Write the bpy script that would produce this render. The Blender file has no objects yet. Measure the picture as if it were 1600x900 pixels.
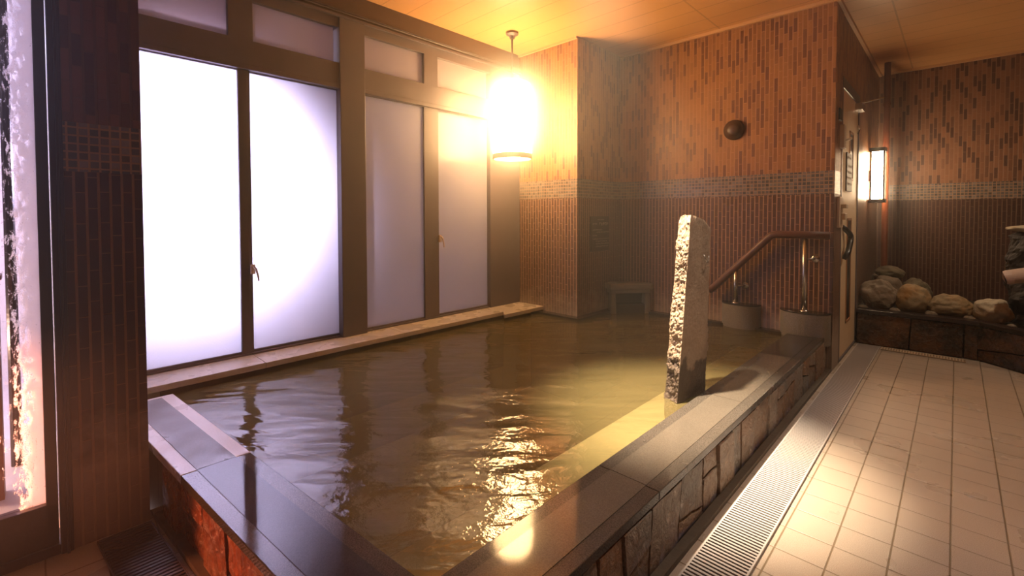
import bpy, bmesh, math, random
from mathutils import Vector, Matrix, noise
random.seed(7)
S = bpy.context.scene
COL = S.collection

# ------------------------------------------------------------------ camera
H = 1.2
YAW, PITCH, ROLL, FPX, CX, CY = -0.7677, 0.0273, -0.0021, 719.4, 800.0, 356.2
fw = Vector((math.sin(YAW)*math.cos(PITCH), math.cos(YAW)*math.cos(PITCH), -math.sin(PITCH)))
rt = Vector((math.cos(YAW), -math.sin(YAW), 0)); up = rt.cross(fw)
rt2 = rt*math.cos(ROLL)+up*math.sin(ROLL); up2 = rt2.cross(fw)
cam = bpy.data.cameras.new('camera'); cam.sensor_width = 36; cam.lens = FPX/1600*36
cam.shift_x = -(CX-800)/1600; cam.shift_y = (CY-450)/1600
cam.clip_start = 0.02
co = bpy.data.objects.new('camera', cam); COL.objects.link(co)
mw = Matrix((rt2, up2, -fw)).transposed().to_4x4(); mw.translation = (0, 0, H)
co.matrix_world = mw
S.camera = co

# ------------------------------------------------------------------ world, lights, exposure
vs = S.view_settings
vs.view_transform = 'Standard'; vs.look = 'None'; vs.gamma = 1; vs.use_curve_mapping = False
vs.exposure = 0.0
W = bpy.data.worlds.new('world'); S.world = W; W.use_nodes = True
W.node_tree.nodes['Background'].inputs[0].default_value = (0.62, 0.51, 0.64, 1)
W.node_tree.nodes['Background'].inputs[1].default_value = 0.75

def lamp(name, kind, loc, energy, color, target=None, **kw):
    l = bpy.data.lights.new(name, kind); l.energy = energy; l.color = color
    for k, v in kw.items(): setattr(l, k, v)
    o = bpy.data.objects.new(name, l); COL.objects.link(o); o.location = loc
    if target is not None:
        o.rotation_euler = (Vector(target)-Vector(loc)).to_track_quat('-Z', 'Y').to_euler()
    return o
# recessed downlight over the standing stone
lamp('pool_downlight', 'SPOT', (-1.24, 1.70, 2.80), 2300, (1.0, 0.80, 0.56), (-.98, 2.22, 0.2), spot_size=math.radians(36), spot_blend=1.0, shadow_soft_size=0.035)
# recessed downlights over the washing floor
lamp('floor_downlight', 'SPOT', (-0.20, 2.3, 2.80), 108, (1.0, 0.84, 0.69), (-0.30, 2.2, 0), spot_size=math.radians(84), spot_blend=0.8, shadow_soft_size=0.05)
lamp('floor_downlight', 'SPOT', (0.5, 4.6, 2.80), 70, (1.0, 0.78, 0.55), (-0.05, 5.1, 0.6), spot_size=math.radians(90), spot_blend=0.7, shadow_soft_size=0.04)
# floodlight in the yard behind the fogged window
lamp('yard_floodlight', 'SPOT', (-4.10, 0.55, 1.55), 3900, (0.76, 0.70, 1.0), (-3.24, 0.62, 1.42), spot_size=math.radians(112), spot_blend=1.0, shadow_soft_size=0.10)
# warm garden light low in the yard behind the glass door
lamp('garden_light', 'POINT', (-3.35, -0.80, 0.50), 42, (1.0, 0.60, 0.40), shadow_soft_size=0.06)
lamp('garden_spot', 'SPOT', (-3.25, -0.95, 0.62), 420, (1.0, 0.30, 0.10), (-1.65, 0.28, 0.10), spot_size=math.radians(48), spot_blend=0.7, shadow_soft_size=0.05)
lamp('yard_lamp', 'POINT', (-4.2, -0.9, 2.3), 85, (0.62, 0.62, 1.0), shadow_soft_size=0.1)  # unseen blue fill added to brighten the yard behind the door glass

# ------------------------------------------------------------------ material helpers
class NT:
    def __init__(s, name):
        s.m = bpy.data.materials.new(name); s.m.use_nodes = True
        s.t = s.m.node_tree; s.t.nodes.clear()
        s.out = s.t.nodes.new('ShaderNodeOutputMaterial')
    def n(s, typ, **kw):
        x = s.t.nodes.new('ShaderNode'+typ)
        for k, v in kw.items():
            if k == 'inp':
                for a, b in v.items():
                    if hasattr(b, 'is_linked') or isinstance(b, bpy.types.NodeSocket): s.t.links.new(b, x.inputs[a])
                    else: x.inputs[a].default_value = b
            else: setattr(x, k, v)
        return x
    def math(s, op, a, b=None, c=None, clamp=False):
        x = s.n('Math', operation=op); x.use_clamp = clamp
        for i, v in enumerate((a, b, c)):
            if v is None: continue
            if isinstance(v, bpy.types.NodeSocket): s.t.links.new(v, x.inputs[i])
            else: x.inputs[i].default_value = v
        return x.outputs[0]
    def mix(s, f, a, b):
        x = s.n('Mix', data_type='RGBA')
        for k, v in ((0, f), (6, a), (7, b)):
            if isinstance(v, bpy.types.NodeSocket): s.t.links.new(v, x.inputs[k])
            else: x.inputs[k].default_value = v if k == 0 else (*v, 1)
        return x.outputs[2]
    def pos(s):
        g = s.n('NewGeometry'); x = s.n('SeparateXYZ'); s.t.links.new(g.outputs['Position'], x.inputs[0])
        return g, x.outputs
    def ramp(s, f, stops):
        r = s.n('ValToRGB'); s.t.links.new(f, r.inputs[0])
        e = r.color_ramp.elements
        while len(e) < len(stops): e.new(0.5)
        for i, (p, c) in enumerate(stops):
            e[i].position = p; e[i].color = (*c, 1) if len(c) == 3 else c
        return r.outputs[0]
    def noise(s, scale, detail=4, rough=.5, vec=None, dist=0):
        x = s.n('TexNoise'); x.inputs['Scale'].default_value = scale; x.inputs['Detail'].default_value = detail
        x.inputs['Roughness'].default_value = rough; x.inputs['Distortion'].default_value = dist
        if vec is None: vec = s.n('NewGeometry').outputs['Position']
        s.t.links.new(vec, x.inputs['Vector'])
        return x.outputs['Fac']
    def bump(s, h, strength=.3, dist=.01, normal=None):
        x = s.n('Bump'); x.inputs['Strength'].default_value = strength; x.inputs['Distance'].default_value = dist
        s.t.links.new(h, x.inputs['Height'])
        if normal is not None: s.t.links.new(normal, x.inputs['Normal'])
        return x.outputs[0]
    def bsdf(s, col, rough=.5, metal=0, normal=None, spec=.5, **kw):
        x = s.n('BsdfPrincipled')
        for k, v in (('Base Color', col), ('Roughness', rough), ('Metallic', metal), ('Specular IOR Level', spec)):
            if isinstance(v, bpy.types.NodeSocket): s.t.links.new(v, x.inputs[k])
            else: x.inputs[k].default_value = (*v, 1) if k == 'Base Color' else v
        if normal is not None: s.t.links.new(normal, x.inputs['Normal'])
        for k, v in kw.items(): x.inputs[k].default_value = v
        return x.outputs[0]
    def done(s, sh, vol=False):
        s.t.links.new(sh, s.out.inputs[1 if vol else 0]); return s.m

def plain(name, col, rough=.5, metal=0, nscale=0, namt=.25, bump=0, spec=.5):
    t = NT(name); c = col; nrm = None
    if nscale:
        f = t.noise(nscale)
        c = t.mix(f, tuple(v*(1-namt) for v in col), tuple(min(1, v*(1+namt)) for v in col))
        if bump: nrm = t.bump(f, bump, .01)
    return t.done(t.bsdf(c, rough, metal, nrm, spec))

def tile_wall(name, axis, hi=((.40, .175, .052), (.17, .060, .026)), lo=((.120, .062, .040), (.075, .036, .026)),
              grout_hi=(.40, .19, .085), grout_lo=(.36, .19, .10), lime=.55):
    t = NT(name); g, P = t.pos(); u = P[0] if axis == 'x' else P[1]; z = P[2]
    def vec(a, b):
        c = t.n('CombineXYZ'); t.t.links.new(a, c.inputs[0]); t.t.links.new(b, c.inputs[1]); return c.outputs[0]
    def brick(v, w, h, mort, off, smooth=.1):
        b = t.n('TexBrick', offset=off, offset_frequency=2, squash=1)
        t.t.links.new(v, b.inputs['Vector'])
        b.inputs['Scale'].default_value = 1; b.inputs['Brick Width'].default_value = w; b.inputs['Row Height'].default_value = h
        b.inputs['Mortar Size'].default_value = mort; b.inputs['Mortar Smooth'].default_value = smooth
        b.inputs['Bias'].default_value = 0
        b.inputs['Color1'].default_value = (0, 0, 0, 1); b.inputs['Color2'].default_value = (1, 1, 1, 1); b.inputs['Mortar'].default_value = (.5, .5, .5, 1)
        return b
    # each column of tiles slides by half a tile plus a little of its own
    cu = t.math('DIVIDE', t.math('ADD', u, 33), .033)
    colid = t.math('FLOOR', cu)
    wn = t.n('TexWhiteNoise', noise_dimensions='1D'); t.t.links.new(colid, wn.inputs['W'])
    half = t.math('MULTIPLY', t.math('MODULO', colid, 2), .0565)
    zz = t.math('DIVIDE', t.math('ADD', t.math('ADD', z, half), t.math('MULTIPLY', wn.outputs['Value'], .016)), .113)
    rowid = t.math('FLOOR', zz)
    fv = t.math('ABSOLUTE', t.math('SUBTRACT', t.math('FRACT', cu), .5)); fh = t.math('ABSOLUTE', t.math('SUBTRACT', t.math('FRACT', zz), .5))
    mv = t.n('MapRange'); t.t.links.new(fv, mv.inputs[0]); mv.inputs[1].default_value = .365; mv.inputs[2].default_value = .40
    mh = t.n('MapRange'); t.t.links.new(fh, mh.inputs[0]); mh.inputs[1].default_value = .480; mh.inputs[2].default_value = .489
    mort = t.math('MAXIMUM', mv.outputs[0], t.math('MULTIPLY', mh.outputs[0], .8))
    w2 = t.n('TexWhiteNoise', noise_dimensions='2D'); t.t.links.new(vec(colid, rowid), w2.inputs['Vector']); r = w2.outputs['Value']
    fine = t.noise(60, 3)
    up_c = t.ramp(r, [(0, hi[0]), (.45, tuple(v*.86 for v in hi[0])), (.62, tuple((a+c)/2 for a, c in zip(*hi))), (.80, hi[1])])
    lo_c = t.mix(r, lo[0], lo[1])
    isup = t.math('GREATER_THAN', z, 1.45)
    c = t.mix(isup, lo_c, up_c)
    c = t.mix(t.math('MULTIPLY', fine, .35), c, (.10, .045, .025))
    gr = t.mix(isup, grout_lo, grout_hi)
    c = t.mix(mort, c, gr)
    # glass mosaic band
    m = brick(vec(t.math('ADD', u, 33), t.math('ADD', z, .0)), .0292, .0292, .0032, 0)
    mr = t.n('SeparateColor'); t.t.links.new(m.outputs['Color'], mr.inputs[0])
    mc = t.ramp(mr.outputs[0], [(0, (.05, .055, .06)), (.35, (.10, .10, .105)), (.7, (.19, .18, .17)), (1, (.06, .055, .05))])
    mc = t.mix(m.outputs['Fac'], mc, (.33, .20, .12))
    band = t.math('MULTIPLY', t.math('GREATER_THAN', z, 1.3605), t.math('LESS_THAN', z, 1.5357))
    c = t.mix(band, c, mc)
    # lime deposits creeping up from the bottom edge
    st = t.n('MapRange'); t.t.links.new(t.math('ADD', z, t.math('MULTIPLY', t.noise(14, 4), .35)), st.inputs[0])
    st.inputs[1].default_value = .66; st.inputs[2].default_value = .42; st.inputs[3].default_value = 0; st.inputs[4].default_value = lime
    c = t.mix(st.outputs[0], c, (.50, .42, .33))
    h = t.mix(band, mort, m.outputs['Fac'])
    inv = t.math('SUBTRACT', 1, h)
    inv = t.math('ADD', inv, t.math('MULTIPLY', fine, .12))
    rough = t.mix(band, (.45, .45, .45), (.30, .30, .30))
    rg = t.n('SeparateColor'); t.t.links.new(rough, rg.inputs[0])
    return t.done(t.bsdf(c, rg.outputs[0], 0, t.bump(inv, .55, .003), .5))

M = {}
M['tile_x'] = tile_wall('brown_strip_tile_x', 'x'); M['tile_y'] = tile_wall('brown_strip_tile_y', 'y')
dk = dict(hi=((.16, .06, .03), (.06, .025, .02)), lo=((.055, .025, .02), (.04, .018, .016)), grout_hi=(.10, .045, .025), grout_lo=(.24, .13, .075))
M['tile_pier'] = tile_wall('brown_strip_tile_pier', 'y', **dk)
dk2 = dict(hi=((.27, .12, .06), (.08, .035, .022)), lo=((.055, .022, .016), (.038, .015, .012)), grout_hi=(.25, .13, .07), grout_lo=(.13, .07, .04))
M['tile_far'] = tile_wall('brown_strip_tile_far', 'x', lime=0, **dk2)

def mk_ceiling():
    t = NT('ceiling_boards'); g, P = t.pos()
    f = t.math('ABSOLUTE', t.math('SUBTRACT', t.math('FRACT', t.math('DIVIDE', t.math('ADD', P[1], 8.0-.075), .223)), .5))
    line = t.math('GREATER_THAN', f, .488)
    s2 = t.math('LESS_THAN', t.math('ABSOLUTE', t.math('SUBTRACT', P[0], -1.51)), .006)
    s3 = t.math('LESS_THAN', t.math('ABSOLUTE', t.math('SUBTRACT', P[0], -.378)), .006)
    line2 = t.math('MAXIMUM', s2, s3)
    c = t.mix(t.noise(3, 3), (.66, .35, .13), (.76, .42, .17))
    c = t.mix(t.math('MULTIPLY', line, .7), c, (.25, .10, .04))
    c = t.mix(t.math('MULTIPLY', line2, .5), c, (.35, .18, .08))
    inv = t.math('SUBTRACT', 1, t.math('MAXIMUM', line, line2))
    return t.done(t.bsdf(c, .42, 0, t.bump(inv, .5, .004), .4))
M['ceiling'] = mk_ceiling()

def mk_floor():
    t = NT('beige_floor_tile'); g, P = t.pos()
    def grid(p, off):
        return t.math('ABSOLUTE', t.math('SUBTRACT', t.math('FRACT', t.math('DIVIDE', t.math('ADD', p, off), .1525)), .5))
    gx = grid(P[0], 15.25-.005+.07625*0); gy = grid(P[1], 15.25-.0)
    d = t.math('MAXIMUM', gx, gy)
    grt = t.n('MapRange'); t.t.links.new(d, grt.inputs[0]); grt.inputs[1].default_value = .478; grt.inputs[2].default_value = .490
    fine = t.noise(420, 2); mid = t.noise(7, 4)
    c = t.mix(t.ramp(fine, [(.3, (0, 0, 0)), (.7, (1, 1, 1))]), (.30, .23, .18), (.56, .47, .39))
    c = t.mix(t.math('MULTIPLY', mid, .4), c, (.36, .27, .20))
    c = t.mix(grt.outputs[0], c, (.20, .145, .09))
    wob = t.noise(5, 2)
    h = t.math('ADD', t.math('SUBTRACT', t.math('MULTIPLY', wob, .7), t.math('MULTIPLY', grt.outputs[0], .35)), t.math('MULTIPLY', fine, .16))
    wet = t.n('MapRange'); t.t.links.new(t.noise(2.3, 4), wet.inputs[0]); wet.inputs[1].default_value = .30; wet.inputs[2].default_value = .75
    wet.inputs[3].default_value = .34; wet.inputs[4].default_value = .24
    return t.done(t.bsdf(c, wet.outputs[0], 0, t.bump(h, .55, .01), .55))
M['floor'] = mk_floor()

def mk_granite(name, a, b, rough, nrm=.15, fine=260, spec=.5, wetline=None):
    t = NT(name); f = t.noise(fine, 3, .7); m = t.noise(6, 4)
    c = t.mix(t.ramp(f, [(.35, (0, 0, 0)), (.65, (1, 1, 1))]), a, b)
    c = t.mix(t.math('MULTIPLY', m, .5), c, tuple(v*.7 for v in a))
    r = t.n('MapRange'); t.t.links.new(m, r.inputs[0]); r.inputs[1].default_value = .35; r.inputs[2].default_value = .65
    r.inputs[3].default_value = rough*.6; r.inputs[4].default_value = rough*1.25
    w = t.noise(9, 2)
    h = t.math('ADD', t.math('MULTIPLY', f, .25), w)
    ro = r.outputs[0]; bp = t.bump(h, nrm, .006)
    if wetline is not None:      # a film of overflowing water lies on the near slabs
        g, P = t.pos(); k = t.n('MapRange'); t.t.links.new(t.math('ADD', P[1], t.math('MULTIPLY', t.noise(5, 3), .3)), k.inputs[0])
        k.inputs[1].default_value = wetline; k.inputs[2].default_value = wetline+.06; k.inputs[3].default_value = .035; k.inputs[4].default_value = 1
        ro = t.math('MULTIPLY', ro, k.outputs[0]); ro = t.math('ADD', ro, .018)
        bp.node.inputs['Distance'].default_value = .0015
    return t.done(t.bsdf(c, ro, 0, bp, spec))
M['cop_pale'] = mk_granite('dry_pale_granite_border', (.62, .55, .52), (.80, .72, .68), .36, spec=1.0)  # window glare put into the border colour of the first near slab
M['cop_pale_mid'] = mk_granite('dry_grey_granite_strip', (.10, .085, .08), (.17, .145, .14), .42)
M['cop_edge'] = mk_granite('flamed_granite_border', (.035, .028, .024), (.13, .11, .09), .24, spec=.3, wetline=1.75)
M['cop_mid'] = mk_granite('smooth_granite_strip', (.085, .07, .055), (.15, .125, .10), .16, .08, wetline=1.75)
M['cop_wet'] = mk_granite('wet_dark_granite', (.035, .03, .028), (.07, .06, .05), .10, .10)
M['cop_mid_near'] = mk_granite('smooth_dark_granite', (.035, .032, .036), (.06, .055, .058), .07, .05, spec=.22, wetline=1.75)
M['sill'] = mk_granite('pale_granite_ledge', (.50, .42, .34), (.66, .57, .47), .30)
M['pedestal'] = mk_granite('grey_granite', (.13, .115, .09), (.34, .30, .24), .5)

def mk_slate(name, cols, rough=.22):
    t = NT(name); g = t.n('NewGeometry')
    rp = g.outputs['Random Per Island']
    c = t.ramp(rp, cols)
    f = t.noise(22, 6, .65, dist=.6); v = t.noise(4, 3)
    c = t.mix(t.ramp(f, [(.35, (0, 0, 0)), (.75, (.7, .7, .7))]), c, (.05, .03, .02))
    c = t.mix(t.ramp(v, [(.45, (0, 0, 0)), (.75, (.6, .6, .6))]), c, (.32, .14, .05))
    return t.done(t.bsdf(c, t.math('ADD', t.math('MULTIPLY', f, .4), rough-.12), 0, t.bump(f, .9, .02), .6))
M['slate'] = mk_slate('multicolour_slate', [(0, (.26, .20, .15)), (.3, (.34, .20, .11)), (.6, (.42, .33, .25)), (1, (.24, .21, .18))])
M['slate_red'] = mk_slate('rusty_slate', [(0, (.22, .06, .025)), (.4, (.50, .12, .035)), (.7, (.12, .05, .03)), (1, (.40, .10, .03))], .2)
M['slate_dark'] = mk_slate('dark_slate', [(0, (.020, .013, .008)), (.4, (.03, .017, .009)), (.8, (.055, .024, .009)), (1, (.018, .012, .008))], .2)
M['grout_dark'] = plain('dark_mortar', (.09, .065, .045), .5, 0, 30, .3, .3)
M['dark_frame'] = plain('dark_bronze_frame', (.125, .098, .105), .38, .0, 12, .12)  # bronze base raised to carry haze and bloom from the bright windows
M['beam'] = plain('dark_brown_boarding', (.085, .045, .028), .33, 0, 6, .15)
M['jamb'] = plain('dark_painted_jamb', (.020, .011, .009), .28, 0, 25, .3, .2)
M['steel'] = plain('stainless_steel', (.55, .53, .50), .25, 1)
M['grate_bar'] = plain('grate_bars', (.46, .41, .39), .30, 0)
M['grate_dark'] = plain('grate_gap', (.02, .018, .016), .6)
M['grate_old'] = plain('dark_grate_bars', (.085, .055, .042), .4, .2)
M['black'] = plain('black_plastic', (.02, .014, .012), .3)
M['wood_rail'] = plain('brown_handrail', (.115, .045, .024), .45, 0, 20, .2)
M['door'] = plain('pale_wood_leaf', (.74, .55, .34), .5, 0, 8, .06)
M['door_trim'] = plain('orange_wood_trim', (.42, .20, .09), .5)
M['redwood'] = plain('red_brown_pole', (.20, .055, .020), .4, 0, 15, .25)
M['ivory'] = plain('ivory_plastic', (.62, .47, .32), .45)
M['cornice'] = plain('cornice_wood', (.62, .36, .17), .45)
M['vent'] = plain('dark_vent', (.075, .035, .018), .35)
M['text'] = plain('pale_lettering', (.45, .33, .25), .6)
M['sign'] = plain('dark_sign_board', (.045, .028, .018), .5)

def mk_stone():
    t = NT('rough_hewn_stone'); f = t.noise(38, 8, .72); v = t.noise(9, 4)
    c = t.mix(f, (.27, .185, .12), (.46, .33, .23))
    c = t.mix(t.ramp(v, [(.5, (0, 0, 0)), (.7, (.6, .6, .6))]), c, (.22, .14, .09))
    g, P = t.pos()
    wet = t.n('MapRange'); t.t.links.new(t.math('ADD', P[2], t.math('MULTIPLY', t.noise(8, 4), .35)), wet.inputs[0])
    wet.inputs[1].default_value = .63; wet.inputs[2].default_value = .60; wet.inputs[3].default_value = 0; wet.inputs[4].default_value = .8
    c = t.mix(wet.outputs[0], c, (.05, .032, .022))
    return t.done(t.bsdf(c, .55, 0, t.bump(f, 1.0, .012), .4))
M['stone'] = mk_stone()
def mk_rock(name, a, b, c2):
    t = NT(name); f = t.noise(16, 8, .65); v = t.noise(7, 3)
    c = t.mix(f, a, b); c = t.mix(t.ramp(v, [(.45, (0, 0, 0)), (.7, (1, 1, 1))]), c, c2)
    return t.done(t.bsdf(c, .6, 0, t.bump(f, .6, .02), .3))
M['rock_a'] = mk_rock('grey_river_rock', (.16, .12, .08), (.30, .23, .16), (.20, .15, .10))
M['rock_b'] = mk_rock('ochre_river_rock', (.18, .13, .07), (.34, .26, .15), (.36, .20, .07))
M['rock_c'] = mk_rock('pale_rough_rock', (.30, .25, .17), (.52, .45, .33), (.36, .28, .18))
M['rock_d'] = mk_rock('green_grey_rock', (.12, .10, .06), (.22, .18, .11), (.16, .12, .07))
M['basalt'] = mk_rock('black_basalt', (.012, .010, .009), (.07, .055, .045), (.03, .022, .018))
M['gravel'] = mk_rock('gravel_bed', (.02, .015, .01), (.06, .045, .03), (.03, .02, .015))
M['spout'] = plain('weathered_bamboo', (.52, .38, .30), .4, 0, 25, .2)

def emis(name, col, s, rough=.4):
    t = NT(name); e = t.n('Emission'); e.inputs[0].default_value = (*col, 1); e.inputs[1].default_value = s
    return t.done(e.outputs[0])
M['lamp_glow'] = emis('lantern_paper_lit', (1.0, .58, .24), 55)
M['wall_lamp_glow'] = emis('wall_lantern_glass_lit', (1.0, .70, .42), 55)

def mk_frost(name, tint=(.86, .84, .88), diff=.38, rough=.12):
    t = NT(name)
    f = t.noise(3.2, 5, .6, dist=.8)
    fine = t.noise(90, 3)
    g, P = t.pos()
    # wire mesh inside the glass
    def diag(s):
        a = t.math('ADD', P[2], t.math('MULTIPLY', P[1], s))
        return t.math('GREATER_THAN', t.math('ABSOLUTE', t.math('SUBTRACT', t.math('FRACT', t.math('DIVIDE', t.math('ADD', a, 20), .021)), .5)), .46)
    w = t.math('MAXIMUM', diag(1), diag(-1))
    col = t.mix(t.math('MULTIPLY', w, .22), tint, (.35, .30, .33))
    tr = t.n('BsdfTranslucent'); t.t.links.new(col, tr.inputs[0])
    df = t.n('BsdfDiffuse'); t.t.links.new(t.mix(f, (.42, .40, .42), (.62, .58, .60)), df.inputs[0])
    m1 = t.n('MixShader'); m1.inputs[0].default_value = diff
    t.t.links.new(tr.outputs[0], m1.inputs[1]); t.t.links.new(df.outputs[0], m1.inputs[2])
    gl = t.n('BsdfGlossy'); gl.inputs['Roughness'].default_value = rough+.1
    nb = t.bump(t.math('ADD', f, t.math('MULTIPLY', fine, .15)), .25, .01)
    t.t.links.new(nb, gl.inputs['Normal'])
    fr = t.n('Fresnel'); fr.inputs[0].default_value = 1.5
    fm = t.math('MULTIPLY', fr.outputs[0], .9)
    m2 = t.n('MixShader'); t.t.links.new(fm, m2.inputs[0]); t.t.links.new(m1.outputs[0], m2.inputs[1]); t.t.links.new(gl.outputs[0], m2.inputs[2])
    return t.done(m2.outputs[0])
M['frost'] = mk_frost('fogged_wired_glass')
M['frost_top'] = mk_frost('fogged_transom_glass', (.80, .70, .72), .45)

def mk_wetglass():
    t = NT('dripping_glass')
    g, P = t.pos()
    c = t.n('CombineXYZ'); t.t.links.new(t.math('MULTIPLY', P[1], 1.0), c.inputs[1]); t.t.links.new(t.math('MULTIPLY', P[2], .35), c.inputs[2])
    a = t.noise(60, 5, .7, vec=c.outputs[0], dist=.3)
    b = t.noise(260, 2)
    ed = t.n('MapRange'); t.t.links.new(P[1], ed.inputs[0]); ed.inputs[1].default_value = -.075; ed.inputs[2].default_value = -.005; ed.inputs[3].default_value = -.12; ed.inputs[4].default_value = .22
    k = t.math('ADD', t.math('ADD', a, t.math('MULTIPLY', b, .35)), ed.outputs[0])
    fog = t.n('MapRange'); t.t.links.new(k, fog.inputs[0]); fog.inputs[1].default_value = .66; fog.inputs[2].default_value = .76
    tp = t.n('BsdfTransparent'); tp.inputs[0].default_value = (.9, .88, .92, 1)
    tr = t.n('BsdfTranslucent'); tr.inputs[0].default_value = (.9, .85, .9, 1)
    m = t.n('MixShader'); t.t.links.new(t.math('MULTIPLY', fog.outputs[0], .85), m.inputs[0]); t.t.links.new(tp.outputs[0], m.inputs[1]); t.t.links.new(tr.outputs[0], m.inputs[2])
    gl = t.n('BsdfGlossy'); gl.inputs['Roughness'].default_value = .08
    fr = t.n('Fresnel'); fr.inputs[0].default_value = 1.3
    m2 = t.n('MixShader'); t.t.links.new(fr.outputs[0], m2.inputs[0]); t.t.links.new(m.outputs[0], m2.inputs[1]); t.t.links.new(gl.outputs[0], m2.inputs[2])
    return t.done(m2.outputs[0])
M['wetglass'] = mk_wetglass()

def mk_water():
    t = NT('bath_water'); g, P = t.pos()
    mp = t.n('Mapping'); mp.inputs['Scale'].default_value = (1.0, 1.0, 1); mp.inputs['Rotation'].default_value = (0, 0, .78)
    t.t.links.new(g.outputs['Position'], mp.inputs['Vector'])
    mp2 = t.n('Mapping'); mp2.inputs['Scale'].default_value = (1.9, .75, 1); t.t.links.new(mp.outputs[0], mp2.inputs['Vector'])
    big = t.noise(1.9, 2, .4, vec=mp2.outputs[0], dist=.3)
    sm = t.noise(5, 3, .5, vec=mp2.outputs[0], dist=.6)
    # choppier patch towards the near right corner
    dx = t.math('SUBTRACT', P[0], -1.15); dy = t.math('SUBTRACT', P[1], 1.15)
    rr = t.math('SQRT', t.math('ADD', t.math('MULTIPLY', dx, dx), t.math('MULTIPLY', dy, dy)))
    ch = t.n('MapRange'); t.t.links.new(rr, ch.inputs[0]); ch.inputs[1].default_value = .25; ch.inputs[2].default_value = 1.1; ch.inputs[3].default_value = 1; ch.inputs[4].default_value = .0
    tiny = t.noise(26, 3, .6)
    h = t.math('ADD', t.math('ADD', big, t.math('MULTIPLY', sm, .22)), t.math('MULTIPLY', t.math('MULTIPLY', tiny, ch.outputs[0]), .075))
    nb = t.bump(h, 1.0, .038)
    tp = t.n('BsdfTransparent'); tp.inputs[0].default_value = (.88, .82, .60, 1)
    df = t.n('BsdfDiffuse')
    murk = t.noise(1.6, 4)
    t.t.links.new(t.mix(murk, (.12, .092, .036), (.20, .158, .070)), df.inputs[0])
    m = t.n('MixShader'); m.inputs[0].default_value = .58; t.t.links.new(tp.outputs[0], m.inputs[1]); t.t.links.new(df.outputs[0], m.inputs[2])
    gl = t.n('BsdfGlossy'); gl.inputs['Roughness'].default_value = .03; t.t.links.new(nb, gl.inputs['Normal'])
    fr = t.n('Fresnel'); fr.inputs[0].default_value = 1.85; t.t.links.new(nb, fr.inputs['Normal'])
    m2 = t.n('MixShader'); t.t.links.new(fr.outputs[0], m2.inputs[0]); t.t.links.new(m.outputs[0], m2.inputs[1]); t.t.links.new(gl.outputs[0], m2.inputs[2])
    return t.done(m2.outputs[0])
M['water'] = mk_water()
def mk_basin():
    t = NT('basin_stone_tiles'); g, P = t.pos()
    def grid(p, w): return t.math('ABSOLUTE', t.math('SUBTRACT', t.math('FRACT', t.math('DIVIDE', t.math('ADD', p, 12), w)), .5))
    d = t.math('GREATER_THAN', t.math('MAXIMUM', grid(P[0], .3), grid(P[1], .3)), .488)
    c = t.mix(t.noise(3, 5), (.20, .16, .07), (.34, .28, .13))
    c = t.mix(t.math('MULTIPLY', d, .6), c, (.12, .10, .05))
    return t.done(t.bsdf(c, .6))
M['basin'] = mk_basin()

# ------------------------------------------------------------------ mesh helpers
def BM(): return bmesh.new()
def box(bm, x0, x1, y0, y1, z0, z1, mat=None):
    vs_ = [bm.verts.new((x, y, z)) for z in (z0, z1) for y in (y0, y1) for x in (x0, x1)]
    for f in ((0, 2, 3, 1), (4, 5, 7, 6), (0, 1, 5, 4), (1, 3, 7, 5), (3, 2, 6, 7), (2, 0, 4, 6)):
        fc = bm.faces.new([vs_[i] for i in f])
        if mat is not None: fc.material_index = mat
    return vs_
def prism(bm, poly, z0, z1, mat=None):
    a = [bm.verts.new((p[0], p[1], z0 if not callable(z0) else z0(p))) for p in poly]
    b = [bm.verts.new((p[0], p[1], z1 if not callable(z1) else z1(p))) for p in poly]
    n = len(poly); fs = [bm.faces.new(a[::-1]), bm.faces.new(b)]
    for i in range(n): fs.append(bm.faces.new((a[i], a[(i+1) % n], b[(i+1) % n], b[i])))
    if mat is not None:
        for f in fs: f.material_index = mat
def tube(bm, pts, r, seg=14, cap=True):
    pts = [Vector(p) for p in pts]; rings = []
    rs = r if isinstance(r, (list, tuple)) else [r]*len(pts)
    prev = None
    for i, p in enumerate(pts):
        d = (pts[min(i+1, len(pts)-1)]-pts[max(i-1, 0)]).normalized()
        if prev is None:
            a = d.orthogonal().normalized()
        else:
            a = (prev - d*prev.dot(d)).normalized()
        prev = a; b = d.cross(a)
        rings.append([bm.verts.new(p+(a*math.cos(t)+b*math.sin(t))*rs[i]) for t in [2*math.pi*k/seg for k in range(seg)]])
    for A, B in zip(rings, rings[1:]):
        for k in range(seg): bm.faces.new((A[k], A[(k+1) % seg], B[(k+1) % seg], B[k]))
    if cap: bm.faces.new(rings[0][::-1]); bm.faces.new(rings[-1])
def lathe(bm, cx, cy, prof, seg=40, cap=True):
    rings = [[bm.verts.new((cx+r*math.cos(2*math.pi*k/seg), cy+r*math.sin(2*math.pi*k/seg), z)) for k in range(seg)] for r, z in prof]
    for A, B in zip(rings, rings[1:]):
        for k in range(seg): bm.faces.new((A[k], A[(k+1) % seg], B[(k+1) % seg], B[k]))
    if cap: bm.faces.new(rings[0][::-1]); bm.faces.new(rings[-1])
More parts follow.
